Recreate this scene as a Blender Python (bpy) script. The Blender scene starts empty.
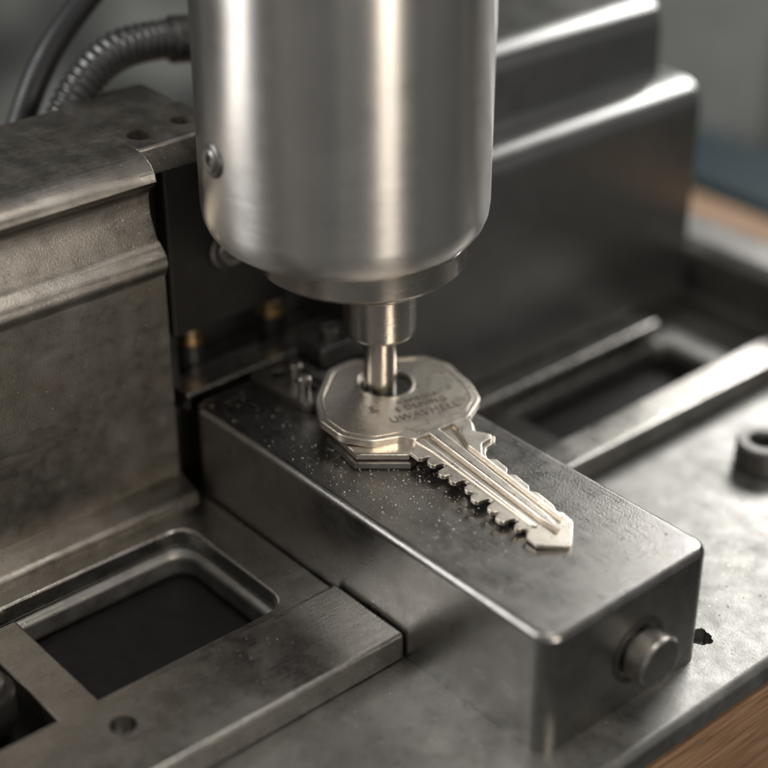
import bpy, bmesh, math, random
from mathutils import Vector, Matrix
random.seed(7)
scene=bpy.context.scene
col=scene.collection
scene.unit_settings.scale_length=0.01   # one unit is about a centimetre

# ------------------------------------------------------------ materials
def ramp(nt,src,stops):
    n=nt.nodes.new('ShaderNodeValToRGB')
    e=n.color_ramp.elements
    e[0].position,e[0].color=stops[0][0],(*[stops[0][1]]*3,1) if not isinstance(stops[0][1],tuple) else (*stops[0][1],1)
    e[1].position,e[1].color=stops[-1][0],(*[stops[-1][1]]*3,1) if not isinstance(stops[-1][1],tuple) else (*stops[-1][1],1)
    for p,c in stops[1:-1]:
        x=e.new(p); x.color=(*[c]*3,1) if not isinstance(c,tuple) else (*c,1)
    nt.links.new(src,n.inputs[0]); return n.outputs[0]
def noise(nt,vec,scale,detail=4,rough=.6,dist=0):
    n=nt.nodes.new('ShaderNodeTexNoise'); n.inputs['Scale'].default_value=scale
    n.inputs['Detail'].default_value=detail; n.inputs['Roughness'].default_value=rough
    n.inputs['Distortion'].default_value=dist
    nt.links.new(vec,n.inputs['Vector']); return n.outputs['Fac']
def mapping(nt,vec,sc):
    m=nt.nodes.new('ShaderNodeMapping'); m.inputs['Scale'].default_value=sc
    nt.links.new(vec,m.inputs['Vector']); return m.outputs[0]
def mix(nt,fac,a,b,mode='MIX'):
    m=nt.nodes.new('ShaderNodeMix'); m.data_type='RGBA'; m.blend_type=mode
    for s,v in ((m.inputs[0],fac),(m.inputs[6],a),(m.inputs[7],b)):
        if isinstance(v,(int,float)): s.default_value=v
        elif isinstance(v,tuple): s.default_value=(*v,1)
        else: nt.links.new(v,s)
    return m.outputs[2]
def metal(name,c1,c2,r1,r2,metallic=1.,brush=None,scale=1.,specks=.0,pits=0.,grime=.3,gcol=(.05,.042,.034),bump=.05,speckcol=(.8,.76,.68),speckscale=5.,aniso=0.,scratch=0.):
    m=bpy.data.materials.new(name); m.use_nodes=True; nt=m.node_tree
    b=nt.nodes['Principled BSDF']; b.inputs['Metallic'].default_value=metallic
    tc=nt.nodes.new('ShaderNodeTexCoord').outputs['Object']
    big=noise(nt,tc,.45*scale,2,.6)
    mid=noise(nt,tc,2.3*scale,5,.72)
    fine=noise(nt,tc,22*scale,2,.6)
    c=mix(nt,ramp(nt,big,[(.35,0),(.65,1)]),c1,c2)
    c=mix(nt,ramp(nt,fine,[(.3,0.),(.75,.3)]),c,tuple(x*.6 for x in c1))
    g=ramp(nt,mid,[(.45,0),(.8,grime)])
    c=mix(nt,g,c,gcol)
    if specks>0:
        v=nt.nodes.new('ShaderNodeTexVoronoi'); v.inputs['Scale'].default_value=speckscale*scale
        nt.links.new(tc,v.inputs['Vector'])
        s=ramp(nt,v.outputs['Distance'],[(.05,1),(.12,0)])
        s2=ramp(nt,big,[(.46,0),(.56,specks)])
        mm=nt.nodes.new('ShaderNodeMath'); mm.operation='MULTIPLY'; nt.links.new(s,mm.inputs[0]); nt.links.new(s2,mm.inputs[1])
        c=mix(nt,mm.outputs[0],c,speckcol)
    hgt=fine
    if pits>0:
        v=nt.nodes.new('ShaderNodeTexVoronoi'); v.inputs['Scale'].default_value=3.1*scale
        nt.links.new(mapping(nt,tc,(1.,1.13,1.)),v.inputs['Vector'])
        s=ramp(nt,v.outputs['Distance'],[(.05,1),(.12,0)])
        s2=ramp(nt,noise(nt,tc,.9*scale,2,.6),[(.47,0),(.6,pits)])
        mm=nt.nodes.new('ShaderNodeMath'); mm.operation='MULTIPLY'; nt.links.new(s,mm.inputs[0]); nt.links.new(s2,mm.inputs[1])
        c=mix(nt,mm.outputs[0],c,(.03,.026,.022))
    nt.links.new(c,b.inputs['Base Color'])
    rr=noise(nt,tc,1.3*scale,4,.7)
    rfac=ramp(nt,rr,[(.3,r1),(.7,r2)])
    if brush:
        bn=noise(nt,mapping(nt,tc,brush),1,3,.6)
        rb=nt.nodes.new('ShaderNodeMath'); rb.operation='MULTIPLY_ADD'
        nt.links.new(bn,rb.inputs[0]); rb.inputs[1].default_value=.16; nt.links.new(rfac,rb.inputs[2])
        sub=nt.nodes.new('ShaderNodeMath'); sub.operation='SUBTRACT'; nt.links.new(rb.outputs[0],sub.inputs[0]); sub.inputs[1].default_value=.08
        nt.links.new(sub.outputs[0],b.inputs['Roughness'])
        ad=nt.nodes.new('ShaderNodeMath'); ad.operation='ADD'; nt.links.new(bn,ad.inputs[0]); nt.links.new(fine,ad.inputs[1]); hgt=ad.outputs[0]
    else: nt.links.new(rfac,b.inputs['Roughness'])
    bp=nt.nodes.new('ShaderNodeBump'); bp.inputs['Strength'].default_value=min(1,bump*4); bp.inputs['Distance'].default_value=.02
    nt.links.new(hgt,bp.inputs['Height']); nt.links.new(bp.outputs[0],b.inputs['Normal'])
    if aniso:
        b.inputs['Anisotropic'].default_value=aniso
        b.inputs['Anisotropic Rotation'].default_value=.25
        tg=nt.nodes.new('ShaderNodeTangent'); tg.direction_type='RADIAL'; tg.axis='Z'
        nt.links.new(tg.outputs[0],b.inputs['Tangent'])
    return m
def plain(name,c,r=.5,metallic=0.):
    m=bpy.data.materials.new(name); m.use_nodes=True; nt=m.node_tree
    b=nt.nodes['Principled BSDF']; b.inputs['Metallic'].default_value=metallic
    tc=nt.nodes.new('ShaderNodeTexCoord').outputs['Object']
    n=noise(nt,tc,1.7,3,.65)
    nt.links.new(mix(nt,n,tuple(x*.6 for x in c),tuple(min(1,x*1.35) for x in c)),b.inputs['Base Color'])
    nt.links.new(ramp(nt,n,[(.3,r*.75),(.7,min(1,r*1.25))]),b.inputs['Roughness'])
    return m

M_block=metal('ground_steel',(.34,.33,.315),(.28,.27,.255),.24,.40,specks=.8,grime=.28,bump=.05,speckscale=8,brush=(1.2,26,26))
M_house=metal('brushed_steel',(.68,.655,.625),(.63,.605,.575),.31,.35,brush=(1.0,1.0,60),grime=.03,bump=.010,aniso=.88)
M_collar=metal('turned_steel',(.62,.58,.53),(.54,.50,.45),.20,.28,brush=(1,1,80),grime=.1,bump=.02,aniso=.6)
M_body=metal('cast_steel_grimy',(.43,.405,.37),(.32,.295,.26),.28,.46,specks=.9,pits=.35,grime=.5,gcol=(.13,.095,.065),bump=.07,brush=(30,1.0,5))
M_box=metal('machined_steel_satin',(.37,.37,.365),(.33,.33,.325),.28,.35,grime=.1,bump=.02)
M_rail=metal('rail_steel',(.52,.50,.475),(.42,.405,.375),.20,.36,specks=.6,pits=.3,grime=.3,brush=(26,1.2,26),bump=.05)
M_table=metal('table_plate_steel',(.37,.365,.35),(.30,.295,.28),.38,.56,specks=.8,pits=.9,grime=.35,bump=.06)
M_dark=metal('dark_oily_steel',(.075,.072,.068),(.045,.043,.04),.35,.6,metallic=.7,specks=.3,grime=.3,bump=.06)
M_recess_shade=plain('painted_recess_shade',(.006,.0055,.005),.65)  # near-black: shade of the deep openings put into the floor colour
M_black=metal('blackened_steel',(.07,.066,.061),(.045,.042,.04),.3,.45,metallic=.7,grime=.2,bump=.05)
M_castd=metal('dark_cast_iron',(.19,.185,.175),(.13,.125,.12),.33,.5,metallic=.9,grime=.3,bump=.06)
M_key=metal('nickel_silver',(.78,.72,.635),(.70,.645,.565),.24,.36,scale=2.2,grime=.26,gcol=(.36,.29,.21),bump=.04)
M_keydark=plain('key_engraving',(.17,.14,.105),.6,.4)
M_brass=metal('brass_screw',(.70,.52,.30),(.52,.38,.22),.25,.4,grime=.3)
M_screw=metal('screw_steel',(.44,.41,.38),(.32,.30,.28),.25,.4,grime=.4,scale=2)
M_hose=metal('hose_metal',(.12,.12,.12),(.08,.08,.08),.3,.45,metallic=.8,grime=.3)
M_rubber=plain('black_rubber',(.012,.012,.013),.45)
M_dust=plain('pale_dust',(.52,.49,.43),.6)
M_teal=plain('teal_plastic',(.001,.016,.023),.6)
M_greyp=plain('grey_paint',(.16,.17,.165),.6)
M_lightp=plain('pale_grey_paint',(.30,.31,.30),.6)
M_wood=bpy.data.materials.new('bench_wood'); M_wood.use_nodes=True; nt=M_wood.node_tree
b=nt.nodes['Principled BSDF']; tc=nt.nodes.new('ShaderNodeTexCoord').outputs['Object']
n1=noise(nt,mapping(nt,tc,(6,.5,9)),1,5,.6,.6)
nt.links.new(ramp(nt,n1,[(.3,(.15,.085,.045)),(.5,(.27,.16,.09)),(.72,(.36,.23,.135))]),b.inputs['Base Color'])
b.inputs['Roughness'].default_value=.6
bp=nt.nodes.new('ShaderNodeBump'); bp.inputs['Strength'].default_value=.3; bp.inputs['Distance'].default_value=.03
nt.links.new(n1,bp.inputs['Height']); nt.links.new(bp.outputs[0],b.inputs['Normal'])
M_wall=bpy.data.materials.new('workshop_wall'); M_wall.use_nodes=True; nt=M_wall.node_tree
b=nt.nodes['Principled BSDF']; tc=nt.nodes.new('ShaderNodeTexCoord').outputs['Object']
nt.links.new(ramp(nt,noise(nt,tc,.11,2,.5),[(.35,(.06,.062,.058)),(.5,(.18,.185,.175)),(.62,(.42,.43,.41))]),b.inputs['Base Color'])
b.inputs['Roughness'].default_value=.8

# ------------------------------------------------------------ helpers
def finish(name,bm,mat,parent=None,smooth=35):
    bmesh.ops.recalc_face_normals(bm,faces=bm.faces)
    me=bpy.data.meshes.new(name); bm.to_mesh(me); bm.free()
    return addobj(name,me,mat,parent,smooth)
def shade(o,smooth=35):
    for p in o.data.polygons: p.use_smooth=True
    o.data.set_sharp_from_angle(angle=math.radians(smooth))
    m=o.modifiers.new('weighted','WEIGHTED_NORMAL'); m.keep_sharp=True; m.weight=100
def addobj(name,me,mat,parent=None,smooth=35):
    o=bpy.data.objects.new(name,me); col.objects.link(o)
    me.materials.clear(); me.materials.append(mat)
    shade(o,smooth)
    if parent: o.parent=parent
    return o
def bevel(bm,w,seg=3,ang=30):
    es=[e for e in bm.edges if len(e.link_faces)==2 and e.calc_face_angle(0)>math.radians(ang)]
    if es and w>0: bmesh.ops.bevel(bm,geom=es,offset=w,segments=seg,profile=.5,affect='EDGES',clamp_overlap=True)
def boxbm(x0,x1,y0,y1,z0,z1,bw=.06,seg=3):
    bm=bmesh.new(); bmesh.ops.create_cube(bm,size=1)
    for v in bm.verts:
        v.co=Vector(((x0+x1)/2+v.co.x*(x1-x0),(y0+y1)/2+v.co.y*(y1-y0),(z0+z1)/2+v.co.z*(z1-z0)))
    bevel(bm,bw,seg); return bm
def box(name,x0,x1,y0,y1,z0,z1,mat,parent=None,bw=.06,seg=3):
    return finish(name,boxbm(x0,x1,y0,y1,z0,z1,bw,seg),mat,parent)
def prism_y(name,prof,y0,y1,mat,parent=None,bw=.04):
    bm=bmesh.new(); vs=[bm.verts.new((x,y0,z)) for x,z in prof]
    f=bm.faces.new(vs); r=bmesh.ops.extrude_face_region(bm,geom=[f])
    for v in r['geom']:
        if isinstance(v,bmesh.types.BMVert): v.co.y=y1
    bmesh.ops.recalc_face_normals(bm,faces=bm.faces)
    bevel(bm,bw,2,50)
    return finish(name,bm,mat,parent)
def lathebm(prof,seg=64):
    bm=bmesh.new(); rings=[]
    for p in prof:
        r,z=p[0],p[1]; hx=len(p)>2
        if r<=1e-6: rings.append([bm.verts.new((0,0,z))]); continue
        ring=[]
        for i in range(seg):
            a=2*math.pi*i/seg; rr=r
            if hx: rr=r*math.cos(math.pi/6)/math.cos((a%(math.pi/3))-math.pi/6)
            ring.append(bm.verts.new((rr*math.cos(a),rr*math.sin(a),z)))
        rings.append(ring)
    for A,B in zip(rings,rings[1:]):
        for i in range(seg):
            j=(i+1)%seg
            if len(A)==1 and len(B)==1: continue
            if len(A)==1: bm.faces.new((A[0],B[j],B[i]))
            elif len(B)==1: bm.faces.new((A[i],A[j],B[0]))
            else: bm.faces.new((A[i],A[j],B[j],B[i]))
    return bm
def lathe(name,prof,loc,mat,parent=None,axis=None,seg=64,rot=0,smooth=35):
    bm=lathebm(prof,seg)
    M=Matrix.Rotation(rot,4,'Z')
    if axis is not None: M=Vector((0,0,1)).rotation_difference(Vector(axis).normalized()).to_matrix().to_4x4()@M
    bm.transform(Matrix.Translation(loc)@M)
    return finish(name,bm,mat,parent,smooth)
def screw(name,loc,axis,r,h,mat,parent=None,rot=.3):
    c=r*.12
    return lathe(name,[(0,0),(r,0),(r,h-c),(r-c,h),(r*.62,h),(r*.55,h-.03*r,1),(r*.52,h*.55,1),(0,h*.5)],loc,mat,parent,axis,48,rot)
def curve2d(name,outl,z0,z1,bev,mat,parent=None,res=2):
    cu=bpy.data.curves.new(name,'CURVE'); cu.dimensions='2D'; cu.fill_mode='BOTH'
    th=(z1-z0)/2; cu.extrude=max(0,th-bev); cu.bevel_depth=bev; cu.bevel_resolution=res; cu.offset=-bev
    for o in outl:
        s=cu.splines.new('POLY'); s.points.add(len(o)-1); s.use_cyclic_u=True
        for p,q in zip(s.points,o): p.co=(q[0],q[1],0,1)
    t=bpy.data.objects.new('tmp',cu); col.objects.link(t)
    dg=bpy.context.evaluated_depsgraph_get(); dg.update()
    me=bpy.data.meshes.new_from_object(t.evaluated_get(dg)); bpy.data.objects.remove(t)
    me.transform(Matrix.Translation((0,0,(z0+z1)/2))); me.name=name
    bm=bmesh.new(); bm.from_mesh(me); bmesh.ops.remove_doubles(bm,verts=bm.verts,dist=.0005); bm.to_mesh(me); bm.free()
    return addobj(name,me,mat,parent,30)
def roundpoly(pts,r,n=5):
    out=[]
    N=len(pts)
    for i in range(N):
        p=Vector(pts[i]); a=Vector(pts[i-1])-p; b_=Vector(pts[(i+1)%N])-p
        d=min(r,a.length*.45,b_.length*.45); A=p+a.normalized()*d; B=p+b_.normalized()*d
        for k in range(n+1):
            t=k/n; q=A*(1-t)**2+p*2*t*(1-t)+B*t*t; out.append((q.x,q.y))
    return out
def circ(cx,cy,r,n=40): return [(cx+r*math.cos(2*math.pi*i/n),cy+r*math.sin(2*math.pi*i/n)) for i in range(n)]
def rect(x0,x1,y0,y1,r=.3,n=6): return roundpoly([(x0,y0),(x1,y0),(x1,y1),(x0,y1)],r,n)
def cut(o,cutters):
    o.modifiers.clear()
    for c in cutters:
        m=o.modifiers.new('b','BOOLEAN'); m.object=c; m.solver='EXACT'
    dg=bpy.context.evaluated_depsgraph_get(); dg.update()
    me=bpy.data.meshes.new_from_object(o.evaluated_get(dg)); o.modifiers.clear(); o.data=me
    for c in cutters: bpy.data.objects.remove(c)
    shade(o)
def cutter(x,y,z0,z1,r,axis=(0,0,1),n=40,wob=0):
    bm=lathebm([(0,0),(r,0),(r,z1-z0),(0,z1-z0)],n)
    if wob:
        for v in bm.verts:
            a=math.atan2(v.co.y,v.co.x); k=1+wob*math.sin(3*a+1)+wob*.7*math.sin(7*a)+wob*.4*math.sin(13*a+2); v.co.x*=k; v.co.y*=k
    bm.transform(Matrix.Translation((x,y,z0)))
    bmesh.ops.recalc_face_normals(bm,faces=bm.faces)
    me=bpy.data.meshes.new('c'); bm.to_mesh(me); bm.free(); o=bpy.data.objects.new('c',me); col.objects.link(o); return o
def tube(name,path,rfun,mat,parent=None,seg=20,step=.06):
    P=[Vector(p) for p in path]; P=[P[0]*2-P[1]]+P+[P[-1]*2-P[-2]]
    pts=[]
    for i in range(1,len(P)-2):
        a,b_,c,d=P[i-1:i+3]; n=max(4,int((c-b_).length/step))
        for k in range(n):
            t=k/n; pts.append(.5*((2*b_)+(c-a)*t+(2*a-5*b_+4*c-d)*t*t+(3*b_-a-3*c+d)*t**3))
    pts.append(P[-2])
    bm=bmesh.new(); rings=[]; up=Vector((1,0,0)); L=0
    for i,p in enumerate(pts):
        t=(pts[min(i+1,len(pts)-1)]-pts[max(i-1,0)]).normalized()
        if i: L+=(p-pts[i-1]).length
        s=t.cross(up).normalized(); w=s.cross(t); r=rfun(L)
        rings.append([bm.verts.new(p+(s*math.cos(2*math.pi*k/seg)+w*math.sin(2*math.pi*k/seg))*r) for k in range(seg)])
    for A,B in zip(rings,rings[1:]):
        for k in range(seg): bm.faces.new((A[k],A[(k+1)%seg],B[(k+1)%seg],B[k]))
    bm.faces.new(rings[0]); bm.faces.new(rings[-1])
    return finish(name,bm,mat,parent,60)
def thing(name,loc,label,cat):
    e=bpy.data.objects.new(name,None); e.location=loc; col.objects.link(e); e['label']=label; e['category']=cat; e.empty_display_size=.3
    return e
def group(e,parts):
    for p in parts:
        p.parent=e; p.matrix_parent_inverse=Matrix.Translation(-e.location)

# ------------------------------------------------------------ clamp block
e=thing('clamp_block',(-5.6,2.3,-2.8),'long dark ground steel clamp block with rounded edges under the key','clamp block')
bm=bmesh.new(); bmesh.ops.create_cube(bm,size=1)
for v in bm.verts: v.co=Vector((-5.675+v.co.x*11.35,2.345+v.co.y*4.69,-1.4+v.co.z*2.8))
vert=[e_ for e_ in bm.edges if abs(e_.verts[0].co.z-e_.verts[1].co.z)>1]
bmesh.ops.bevel(bm,geom=vert,offset=.42,segments=6,profile=.5,affect='EDGES')
top=[e_ for e_ in bm.edges if all(v.co.z>-.01 for v in e_.verts)]
bmesh.ops.bevel(bm,geom=top,offset=.17,segments=5,profile=.5,affect='EDGES')
blk=finish('block_body',bm,M_block)
cut(blk,[cutter(-8.31,3.09,-1.5,.5,.5)])
kn=lathe('bolt_head',[(0,0),(.40,0),(.40,.1),(.56,.12),(.58,.16),(.58,.52),(.53,.6),(.46,.62),(0,.63)],(-.02,2.62,-1.55),M_screw,None,(1,0,0),56)
wash=lathe('bolt_recess_ring',[(.62,0),(.74,0),(.74,.03),(.70,.05),(.62,.05),(.62,0)],(-.01,2.62,-1.55),M_black,None,(1,0,0),56)
group(e,[blk,kn,wash])

# ------------------------------------------------------------ spacer under key
SX,SY=-7.14,2.16
e=thing('spacer_nut',(SX,SY,0),'small hexagonal steel spacer nut under the key bow','nut')
ang=math.atan2(-.655,.755)+math.pi/6
n1=lathe('nut_body',[(0,.0),(1.14,.0,1),(1.2,.04,1),(1.2,.16,1),(1.14,.19,1),(0,.19)],(SX,SY,0.001),M_screw,None,None,72,ang)
n2=lathe('nut_flange',[(0,.19),(1.06,.19,1),(1.12,.22,1),(1.12,.33,1),(1.07,.36,1),(0,.36)],(SX,SY,0.003),M_key,None,None,72,ang)
group(e,[n1,n2])

# ------------------------------------------------------------ key
S=Vector((.9955,-.054,-.076)).normalized(); T=Vector((.054,.9985,0)); T=(T-S*T.dot(S)).normalized(); N=S.cross(T)
e=bpy.data.objects.new('key',None); col.objects.link(e)
e['label']='pale nickel silver door key with toothed blade resting on the block'; e['category']='key'
KM=Matrix((( S.x,T.x,N.x,-7.59),(S.y,T.y,N.y,2.91),(S.z,T.z,N.z,.63),(0,0,0,1)))
e.matrix_world=KM
bowpts=[(1.42,-.60),(1.16,-.74),(.94,-1.40),(.42,-1.80),(-.32,-1.84),(-1.0,-1.46),(-1.82,-.52),(-1.88,.16),(-1.08,1.68),(-.50,1.96),(.50,1.84),(1.04,1.62),(1.34,1.10),(1.42,.95)]
bow=curve2d('bow',[roundpoly(bowpts,.14,6),circ(-.66,.23,.60,56)],-.2,0,.035,M_key,e,3)
rim=[(x*.92-.02,y*.92+.005) for x,y in bowpts[1:-1]]; rim2=[(x*.895-.026,y*.895+.006) for x,y in bowpts[1:-1]]
rimo=curve2d('engraved_border',[roundpoly(rim,.14,6),roundpoly(rim2,.14,6)],-.004,.014,.006,M_key,e)
hr=curve2d('hole_rim',[circ(-.66,.23,.67,56),circ(-.66,.23,.605,56)],-.004,.022,.010,M_key,e)
low=[(1.36,-.60),(1.46,-.60)]
teeth=[(1.55,1.95,.86),(2.05,2.30,.78),(2.48,2.70,.84),(2.78,3.00,.80),(3.22,3.42,.74),(3.52,3.76,.83),(3.98,4.20,.78),(4.30,4.55,.84),(4.74,4.92,.72)]
gaps=[.58,.60,.50,.66,.50,.62,.50,.64,.50,.52]
for i,(a0,a1,dd) in enumerate(teeth):
    low+=[(a0-.03,-gaps[i]-.02),(a0,-dd+.05),(a0+.05,-dd),(a1-.05,-dd),(a1,-dd+.05),(a1+.03,-gaps[i+1]-.02)]
low+=[(5.04,-.54),(5.12,-.70),(5.48,-.72)]
up=[(5.90,-.20),(5.36,.38),(5.0,.42),(4.9,.34),(4.72,.43),(4.2,.45),(4.08,.33),(3.94,.45),(3.5,.47),(3.38,.33),(3.24,.48),(2.86,.50),(2.74,.34),(2.58,.44),(2.44,.58),(2.38,.88),(2.22,1.02),(2.04,.94),(1.90,.76),(1.72,.86),(1.58,.94),(1.38,.94)]
blade=curve2d('blade',[roundpoly(low+up,.045,4)],-.19,-.085,.018,M_key,e,2)
r1=curve2d('milled_rib',[roundpoly([(1.28,-.16),(4.9,-.16),(5.45,-.08),(4.95,.05),(1.28,.14)],.05,3)],-.1,.0,.045,M_key,blade,2)
r2=curve2d('milled_rib',[roundpoly([(1.28,-.585),(1.50,-.55),(1.9,-.49),(5.0,-.42),(5.1,-.34),(1.28,-.36)],.05,3)],-.1,-.05,.02,M_key,blade,2)
r3=curve2d('milled_rib',[roundpoly([(1.28,.52),(1.28,.91),(1.55,.91),(1.70,.84),(1.88,.70),(2.05,.86),(2.2,.94),(2.3,.83),(2.34,.54),(2.62,.30),(4.9,.28),(5.2,.22),(2.2,.26)],.04,3)],-.1,-.01,.03,M_key,blade,2)
def text(body,s,t,size,rot):
    cu=bpy.data.curves.new('t','FONT'); cu.body=body; cu.size=size; cu.extrude=.005; cu.align_x='CENTER'; cu.space_character=1.15; cu.offset=-.005*size/.3
    o=bpy.data.objects.new('t',cu); col.objects.link(o); dg=bpy.context.evaluated_depsgraph_get(); dg.update()
    me=bpy.data.meshes.new_from_object(o.evaluated_get(dg)); bpy.data.objects.remove(o)
    me.transform(Matrix.Translation((s,t,.009))@Matrix.Rotation(rot,4,'Z'))
    return me
bm=bmesh.new()
R=math.radians(80)
for tx,s,t,z in (("A AMSAILA",.28,.42,.19),("S DEMING",.54,.36,.25),("UWAVHELL",.84,.24,.30)):
    me=text(tx,s,t,z,R); bm.from_mesh(me)
me=bpy.data.meshes.new('engraved_lettering'); bm.to_mesh(me); bm.free()
addobj('engraved_lettering',me,M_keydark,e)
addobj('engraved_mark',text("&",.16,-.66,.36,R),M_keydark,e)

# ------------------------------------------------------------ spindle
AX,AY=-8.31,3.09
e=thing('drill_spindle',(AX,AY,0),'large brushed steel cylindrical spindle head with its pin through the key','machine spindle')
hz=[(0,13),(2.6,13),(3.0,12.8),(3.05,12.5),(3.05,5.25),(3.02,5.0),(2.94,4.80),(2.82,4.64),(2.66,4.53),(2.45,4.47),(0,4.47)]
house=lathe('spindle_housing',hz,(-8.78,2.55,0),M_house,None,None,128)
collar=lathe('collar',[(0,4.6),(2.05,4.6),(2.05,4.42),(2.20,4.38),(2.26,4.32),(2.26,3.86),(2.20,3.78),(2.05,3.73),(1.1,3.66),(0,3.66)],(-8.57,2.80,0),M_collar,None,None,128)
nose=lathe('chuck_nose',[(0,3.75),(1.25,3.75),(1.2,3.45),(1.0,3.30),(.90,3.26),(.90,3.12),(.84,3.08),(.80,3.02),(.80,2.12),(.75,2.02),(.5,2.0),(0,2.0)],(AX,AY,0),M_collar,None,None,80)
pin=lathe('spindle_pin',[(0,2.2),(.36,2.2),(.36,-.7),(.3,-.85),(0,-.9)],(AX,AY,0),M_collar,None,None,48)
d=Vector((-.655*.84+.755*.54,-.755*.84-.655*.54,0)).normalized()
sc=screw('cap_screw',Vector((-8.78,2.55,6.7))+d*2.99,d,.25,.16,M_screw)
sr=lathe('screw_washer',[(.24,0),(.37,0),(.37,.08),(.32,.12),(.24,.12)],Vector((-8.78,2.55,6.7))+d*2.99,M_castd,None,d,40)
group(e,[house,collar,nose,pin,sc,sr])

# ------------------------------------------------------------ mounting bracket behind the spindle
e=thing('mounting_bracket',(-12.6,1.5,0),'blackened steel bracket plate with a cap screw holding the spindle','bracket')
pl=box('bracket_plate',-12.6,-12.2,.25,3.6,1.2,5.9,M_black,None,.08)
pl2=box('dark_gap_block',-13.4,-12.62,-.2,.6,-.2,5.2,M_dark,None,.05)  # dark block added to stand in for the black gap beside the body
arm=box('bracket_arm',-12.2,-11.2,2.2,3.5,4.6,5.8,M_black,None,.1)
rear=box('dark_backing',-15.6,-14.25,-.25,6.5,-2.6,4.2,M_castd,None,.06)  # dark backing added so bright bench wood does not show through the gap
s1=screw('cap_screw',(-12.2,1.85,3.0),(1,0,0),.38,.26,M_screw)
s1r=lathe('screw_washer',[(.3,0),(.52,0),(.52,.06),(.46,.1),(.3,.1)],(-12.2,1.85,3.0),M_castd,None,(1,0,0),40)
foot=box('bracket_foot',-14.2,-12.1,-.1,5.4,-2.3,-.55,M_castd,None,.08)
group(e,[pl,pl2,arm,rear,s1,s1r,foot])
e=thing('clamping_bar',(-12.1,2.6,-.1),'flat grey steel bar lying behind the clamp block','bar')
fb=box('bar_body',-12.75,-11.75,.2,5.1,-.5,-.05,M_rail,None,.06)
fb2=box('bar_step',-11.72,-11.42,.9,5.1,-1.0,-.45,M_dark,None,.04); group(e,[fb,fb2])
for (x,y) in ((-13.1,1.25),(-13.0,3.6)):
    e=thing('post_screw',(x,y,-.5),'brass topped screw on a black post beside the bracket','screw'); e['group']='post screws behind the block'
    a=lathe('post',[(0,-.54),(.34,-.54),(.34,.2),(.30,.26),(.30,.45),(0,.45)],(x,y,0),M_black,None,None,40)
    c=screw('screw_head',(x,y,.5),(0,0,1),.26,.34,M_brass)
    w=lathe('screw_washer',[(0,.45),(.34,.45),(.34,.52),(0,.53)],(x,y,0),M_brass,None,None,40)
    group(e,[a,c,w])
e=thing('clamp_finger',(-10.4,2.4,0),'small slotted dark steel clamp finger on the block','clamp')
a=curve2d('finger_plate',[roundpoly([(-11.25,1.55),(-9.2,1.7),(-9.0,2.5),(-9.3,3.4),(-11.25,3.6)],.2,5),circ(-10.75,2.1,.17,24),rect(-10.3,-9.6,2.15,2.4,.1)],.004,.22,.03,M_screw)
a2=box('finger_block',-11.2,-10.2,2.95,4.3,.224,.75,M_castd,None,.06)
b_=box('finger_strip',-11.2,-9.5,2.55,2.85,.224,.36,M_rail,None,.04)
c=lathe('finger_pin',[(0,.2),(.14,.2),(.14,.56),(.17,.58),(.17,.68),(.13,.72),(0,.73)],(-9.62,1.95,0),M_collar,None,None,32)
d2=lathe('finger_pin',[(0,.2),(.13,.2),(.13,.45),(.16,.47),(.16,.56),(.12,.6),(0,.6)],(-10.35,2.28,.02),M_collar,None,None,32)
d3=screw('finger_screw',(-10.7,3.6,.75),(0,0,1),.24,.22,M_screw)
group(e,[a,a2,b_,c,d2,d3])

# ------------------------------------------------------------ left cast body
e=thing('machine_column_casting',(-13.4,-8,-2.8),'long grimy cast steel machine body with stepped ridges','machine body')
F=-11.5
prof=[(F,-2.8),(F,3.25),(F+.10,3.42),(F+.16,3.6),(F+.12,3.8),(F-.02,3.95),(F-.22,4.1),(F-.40,4.6),(F-.42,5.0),(F-.34,5.2),(F-.14,5.32),(F-.06,5.45),(F-.10,5.62),(F-.24,5.78),(F-.5,5.92),(F-.8,5.98),(-15.3,6.0),(-15.6,5.85),(-15.7,5.5),(-15.7,-2.8)]
body=prism_y('cast_body',prof,-17,-.3,M_body,None,.03)
slab=box('top_slab',-15.69,-12.15,-.35,2.1,5.3,5.985,M_body,None,.08)
cut(slab,[cutter(-12.85,.17,5.5,6.5,.30),cutter(-13.0,1.37,5.5,6.5,.26)])
fl=prism_y('base_flange',[(F-.2,-2.75),(F+.62,-2.75),(F+.62,-2.2),(F+.5,-2.06),(F+.2,-1.98),(F+.08,-1.85),(F-.2,-1.8)],-16.8,-.25,M_body,None,.03)
group(e,[body,slab,fl])

# ------------------------------------------------------------ box housing
e=thing('machine_housing',(-13,11,-2.2),'large satin grey steel housing with two bright stepped ledges','machine housing')
B=-10.31
low_=[(B,-2.15),(B,3.35),(B-.05,3.65),(B-.2,3.9),(B-.45,4.05),(B-.85,4.13),(B-5.6,4.2),(B-5.6,-2.15)]
b1=prism_y('lower_housing',low_,5.3,16.3,M_box,None,.05)
upp=[(B-1.0,4.10),(B-1.08,4.5),(B-1.12,5.5),(B-1.2,5.82),(B-1.4,6.08),(B-1.8,6.24),(B-5.2,6.38),(B-5.4,6.3),(B-5.4,4.10)]
b2=prism_y('upper_housing',upp,5.5,15.7,M_box,None,.05)
group(e,[b1,b2])

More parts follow.
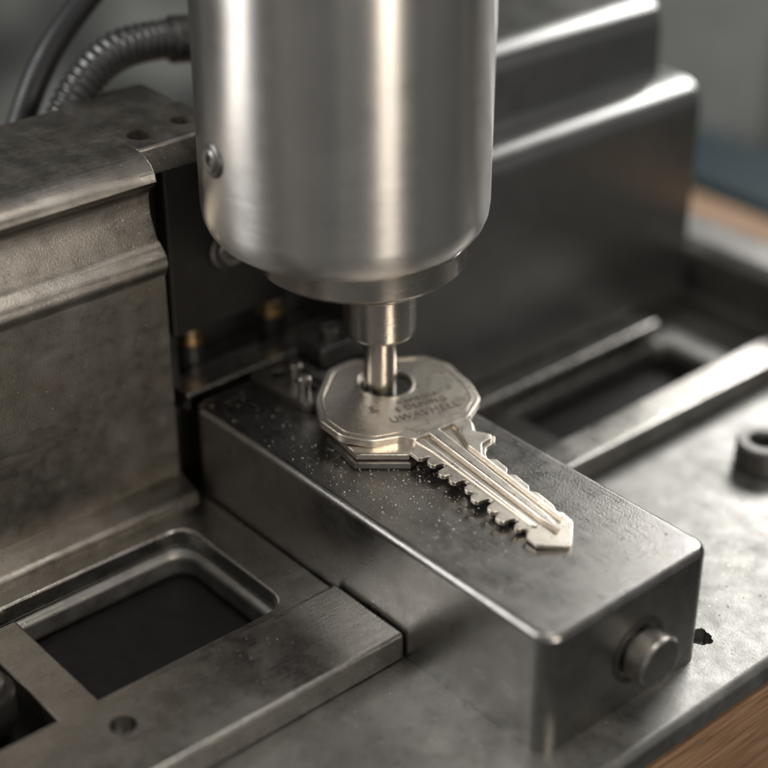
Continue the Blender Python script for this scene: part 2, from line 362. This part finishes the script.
# ------------------------------------------------------------ bed, rails
base=bpy.data.objects.new('machine_bed',None); base.location=(-7,2,-3.6); col.objects.link(base); base['label']='grey machine bed plate with steel slide rails and dark openings'; base['category']='machine bed'
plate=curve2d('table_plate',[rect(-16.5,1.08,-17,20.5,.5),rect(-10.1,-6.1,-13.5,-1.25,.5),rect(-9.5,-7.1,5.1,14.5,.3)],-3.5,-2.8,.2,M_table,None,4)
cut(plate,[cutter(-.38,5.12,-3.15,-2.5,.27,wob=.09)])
frame=curve2d('slide_frame',[rect(-11.45,-6.16,-16,-.02,.15),rect(-10.25,-6.5,-13.5,-1.1,.55)],-2.79,-2.3,.08,M_rail)
recess=box('shaded_recess_floor',-15,-.5,-15,16,-3.64,-3.52,M_recess_shade,None,.02)  # added shallow floor, coloured near-black as the shade of a deep recess
cross=box('cross_bar',-10.02,-6.52,-6.55,-5.6,-3.0,-2.55,M_rail,None,.06)
cross2=box('cross_bar',-9.45,-7.15,7.4,8.5,-3.2,-2.75,M_castd,None,.05)
rl=finish('slide_rail',boxbm(-6.15,-3.9,-16,-.03,-2.79,-2.1,.11),M_rail)
cut(rl,[cutter(-5.35,-5.9,-2.74,-1.5,.27)])
rB=box('slide_rail',-7.05,-5.95,4.75,20,-2.79,-2.15,M_rail,None,.14)
rA=box('slide_rail',-10.28,-9.5,5.2,14.4,-2.79,-2.17,M_rail,None,.12)
rC=box('slide_rail',-11.4,-10.3,4.8,16.4,-2.79,-2.17,M_dark,None,.05)
group(base,[plate,frame,recess,cross,cross2,rl,rB,rA,rC])

e=thing('cross_casting',(-8.5,17.5,-2.8),'dark cast steel cross bar with rounded top on the bed','cross bar')
cc=box('casting_body',-12.2,-3.5,16.7,18.6,-2.79,-.8,M_castd,None,.45,5)
cb=box('casting_foot',-12.3,-3.4,16.5,18.8,-2.795,-2.3,M_castd,None,.05)
group(e,[cc,cb])

e=thing('ring_spacer',(-3.6,11.6,-2.8),'thick dark steel ring lying on the plate','ring')
rg=lathe('ring_body',[(.34,0),(.62,0),(.68,.06),(.68,.62),(.62,.7),(.40,.7),(.34,.64),(.34,0)],(-3.7,11.5,-2.797),M_castd,None,None,56)
group(e,[rg])
e=thing('adjuster_knob',(-8.1,-7.5,-2.55),'black adjuster knob with steel cap on the frame','knob')
k1=lathe('knob_body',[(0,-.75),(.62,-.75),(.66,-.65),(.66,.0),(.6,.1),(0,.1)],(-8.15,-7.4,-2.3),M_black,None,None,48)
k2=lathe('knob_cap',[(0,.1),(.48,.1),(.48,.28),(.42,.34),(0,.35)],(-8.15,-7.4,-2.3),M_screw,None,None,48)
k3=lathe('knob_stem',[(0,-1.15),(.3,-1.15),(.3,-.74),(0,-.74)],(-8.15,-7.4,-2.3),M_screw,None,None,32)
group(e,[k1,k2,k3])

# ------------------------------------------------------------ hose and cable
e=thing('corrugated_hose',(-16,2,5),'dark corrugated metal hose curving into the spindle head','hose')
h=tube('hose_tube',[(-16,-.6,3.2),(-16,-.15,4.8),(-16,.55,6.0),(-16,1.6,6.7),(-15.9,3.0,6.75),(-15.6,4.2,6.5),(-15,6,6.2)],lambda L:.44+.035*math.sin(L*2*math.pi/.2),M_hose,None,24,.035)
hf=lathe('hose_ferrule',[(0,0),(.5,0),(.56,.06),(.56,.7),(.5,.78),(0,.78)],(-15.86,3.05,6.74),M_black,None,(.15,1,-.12),40)
group(e,[h,hf])
e=thing('power_cable',(-17,1,4),'thick black rubber cable looping behind the machine','cable')
h=tube('cable_tube',[(-17,-1.7,1.5),(-17,-1.1,3.6),(-17,-.6,4.9),(-17,.25,6.4),(-17,1.3,7.5),(-17,3.0,8.7),(-17,5.5,9.6),(-17,8,9.8)],lambda L:.32,M_rubber,None,20,.15)
group(e,[h])

# ------------------------------------------------------------ bench and background
wb=thing('workbench',(-8,2,-4.8),'brown wooden workbench top under the machine bed','workbench')
w=box('bench_top',-21,1.0,-22,25,-5.0,-3.66,M_wood,None,.06)
w2=box('bench_apron',-20.5,.6,-21.5,24.5,-8,-5.02,M_wood,None,.05); group(wb,[w,w2])
fl=bpy.data.meshes.new('floor'); fl.from_pydata([(-300,-300,-60),(300,-300,-60),(300,300,-60),(-300,300,-60)],[],[(0,1,2,3)]); o=addobj('floor',fl,M_greyp); o['kind']='structure'
hd=Vector((math.cos(math.radians(130)),math.sin(math.radians(130)),0)); sd=Vector((hd.y,-hd.x,0)); cc=hd*70
wl=bpy.data.meshes.new('wall'); wl.from_pydata([tuple(cc-sd*150+Vector((0,0,-60))),tuple(cc+sd*150+Vector((0,0,-60))),tuple(cc+sd*150+Vector((0,0,90))),tuple(cc-sd*150+Vector((0,0,90)))],[],[(0,1,2,3)]); o=addobj('wall',wl,M_wall); o['kind']='structure'
e=thing('parts_bin',(-20,33,-10),'dark teal plastic parts bin behind the bench','bin')
pb=finish('bin_body',boxbm(-25,-16,29,33,-12,-5.6,.4),M_teal); lid=box('bin_rim',-25.3,-15.7,28.7,33.3,-5.6,-5.2,M_teal,None,.15); group(e,[pb,lid])
e=thing('storage_cabinet',(-28,42,-10),'pale grey painted storage cabinet behind the bench','cabinet')
pb=finish('cabinet_body',boxbm(-42,-24,38,50,-20,0,.5),M_lightp); lid=box('cabinet_top',-42.3,-23.7,37.7,50.3,0.02,.8,M_greyp,None,.15); dr=box('cabinet_drawer',-23.99,-23.6,39,49,-8,-2,M_greyp,None,.15); group(e,[pb,lid,dr])

# ------------------------------------------------------------ dust and chips
bm=bmesh.new()
def chip(x,y,z,s):
    m=Matrix.Translation((x,y,z))@Matrix.Rotation(random.random()*6.28,4,Vector((random.random(),random.random(),random.random()+.2)).normalized())@Matrix.Diagonal((s,s*random.uniform(.4,1),s*random.uniform(.3,.7),1))
    bmesh.ops.create_icosphere(bm,subdivisions=1,radius=1,matrix=m)
for i in range(1500):
    if random.random()<.5: x=random.gauss(-5.6,1.9); y=random.gauss(1.4,.9)
    else: x=random.uniform(-11,-.4); y=random.uniform(.25,4.4)
    if -11.2<x<-.3 and .22<y<4.45: chip(x,y,.006,random.choice((.006,.008,.009,.01,.012,.014,.018,.026)))
for i in range(260): chip(random.uniform(-5.8,.9),random.uniform(4.9,14),-2.795,random.choice((.012,.016,.03)))
for i in range(160): chip(random.uniform(-6,-4.1),random.uniform(-9,-.3),-2.095,random.choice((.008,.01,.014)))
for i in range(60): chip(random.uniform(-3.7,.8),random.uniform(-4,-.2),-2.795,random.choice((.012,.016,.024)))
d_=finish('metal_dust',bm,M_dust); d_['kind']='stuff'; d_['label']='fine pale metal dust and filings scattered on steel'; d_['category']='metal filings'

# ------------------------------------------------------------ lights
def area(name,loc,target,sx,sy,energy,colr):
    l=bpy.data.lights.new(name,'AREA'); l.shape='RECTANGLE'; l.size=sx; l.size_y=sy; l.energy=energy; l.color=colr
    o=bpy.data.objects.new(name,l); col.objects.link(o); o.location=loc
    o.rotation_euler=(Vector(target)-Vector(loc)).to_track_quat('-Z','Y').to_euler(); return o
area('window_light',(-18,48,27),(-6,5,0),22,16,17500,(1,.985,.955))
area('side_fill_light',(-27,-30,22),(-8,2,2),14,24,10500,(1,.99,.98))  # added soft fill, placed to give the housing its left bright band
area('overhead_lamp',(2,4,40),(-6,2,0),12,12,3200,(1,.95,.88))
area('warm_fill_light',(34,-4,14),(-6,3,2),9,12,6800,(1,.90,.78))  # added warm light, aimed to put a highlight band mid-housing
W=bpy.data.worlds.new('World'); scene.world=W; W.use_nodes=True; nt=W.node_tree
bg=nt.nodes['Background']; tc=nt.nodes.new('ShaderNodeTexCoord').outputs['Generated']
nt.links.new(ramp(nt,noise(nt,tc,2.2,1,.5),[(.38,(.04,.04,.038)),(.5,(.22,.217,.21)),(.62,(.8,.785,.76))]),bg.inputs[0])
bg.inputs[1].default_value=.8

# ------------------------------------------------------------ camera
f=1618.;yaw=math.radians(139.06);pitch=math.radians(30.2)
C=Vector((15.465,-17.408,18.916))
fw=Vector((math.cos(yaw)*math.cos(pitch),math.sin(yaw)*math.cos(pitch),-math.sin(pitch)))
cd=bpy.data.cameras.new('Camera'); cam=bpy.data.objects.new('Camera',cd); col.objects.link(cam)
cam.location=C; cam.rotation_euler=fw.to_track_quat('-Z','Y').to_euler()
cd.sensor_width=36; cd.lens=f/768*36; cd.clip_start=.5; cd.clip_end=1000
cd.dof.use_dof=True; cd.dof.focus_distance=33.8; cd.dof.aperture_fstop=.058
scene.camera=cam
scene.view_settings.view_transform='Standard'
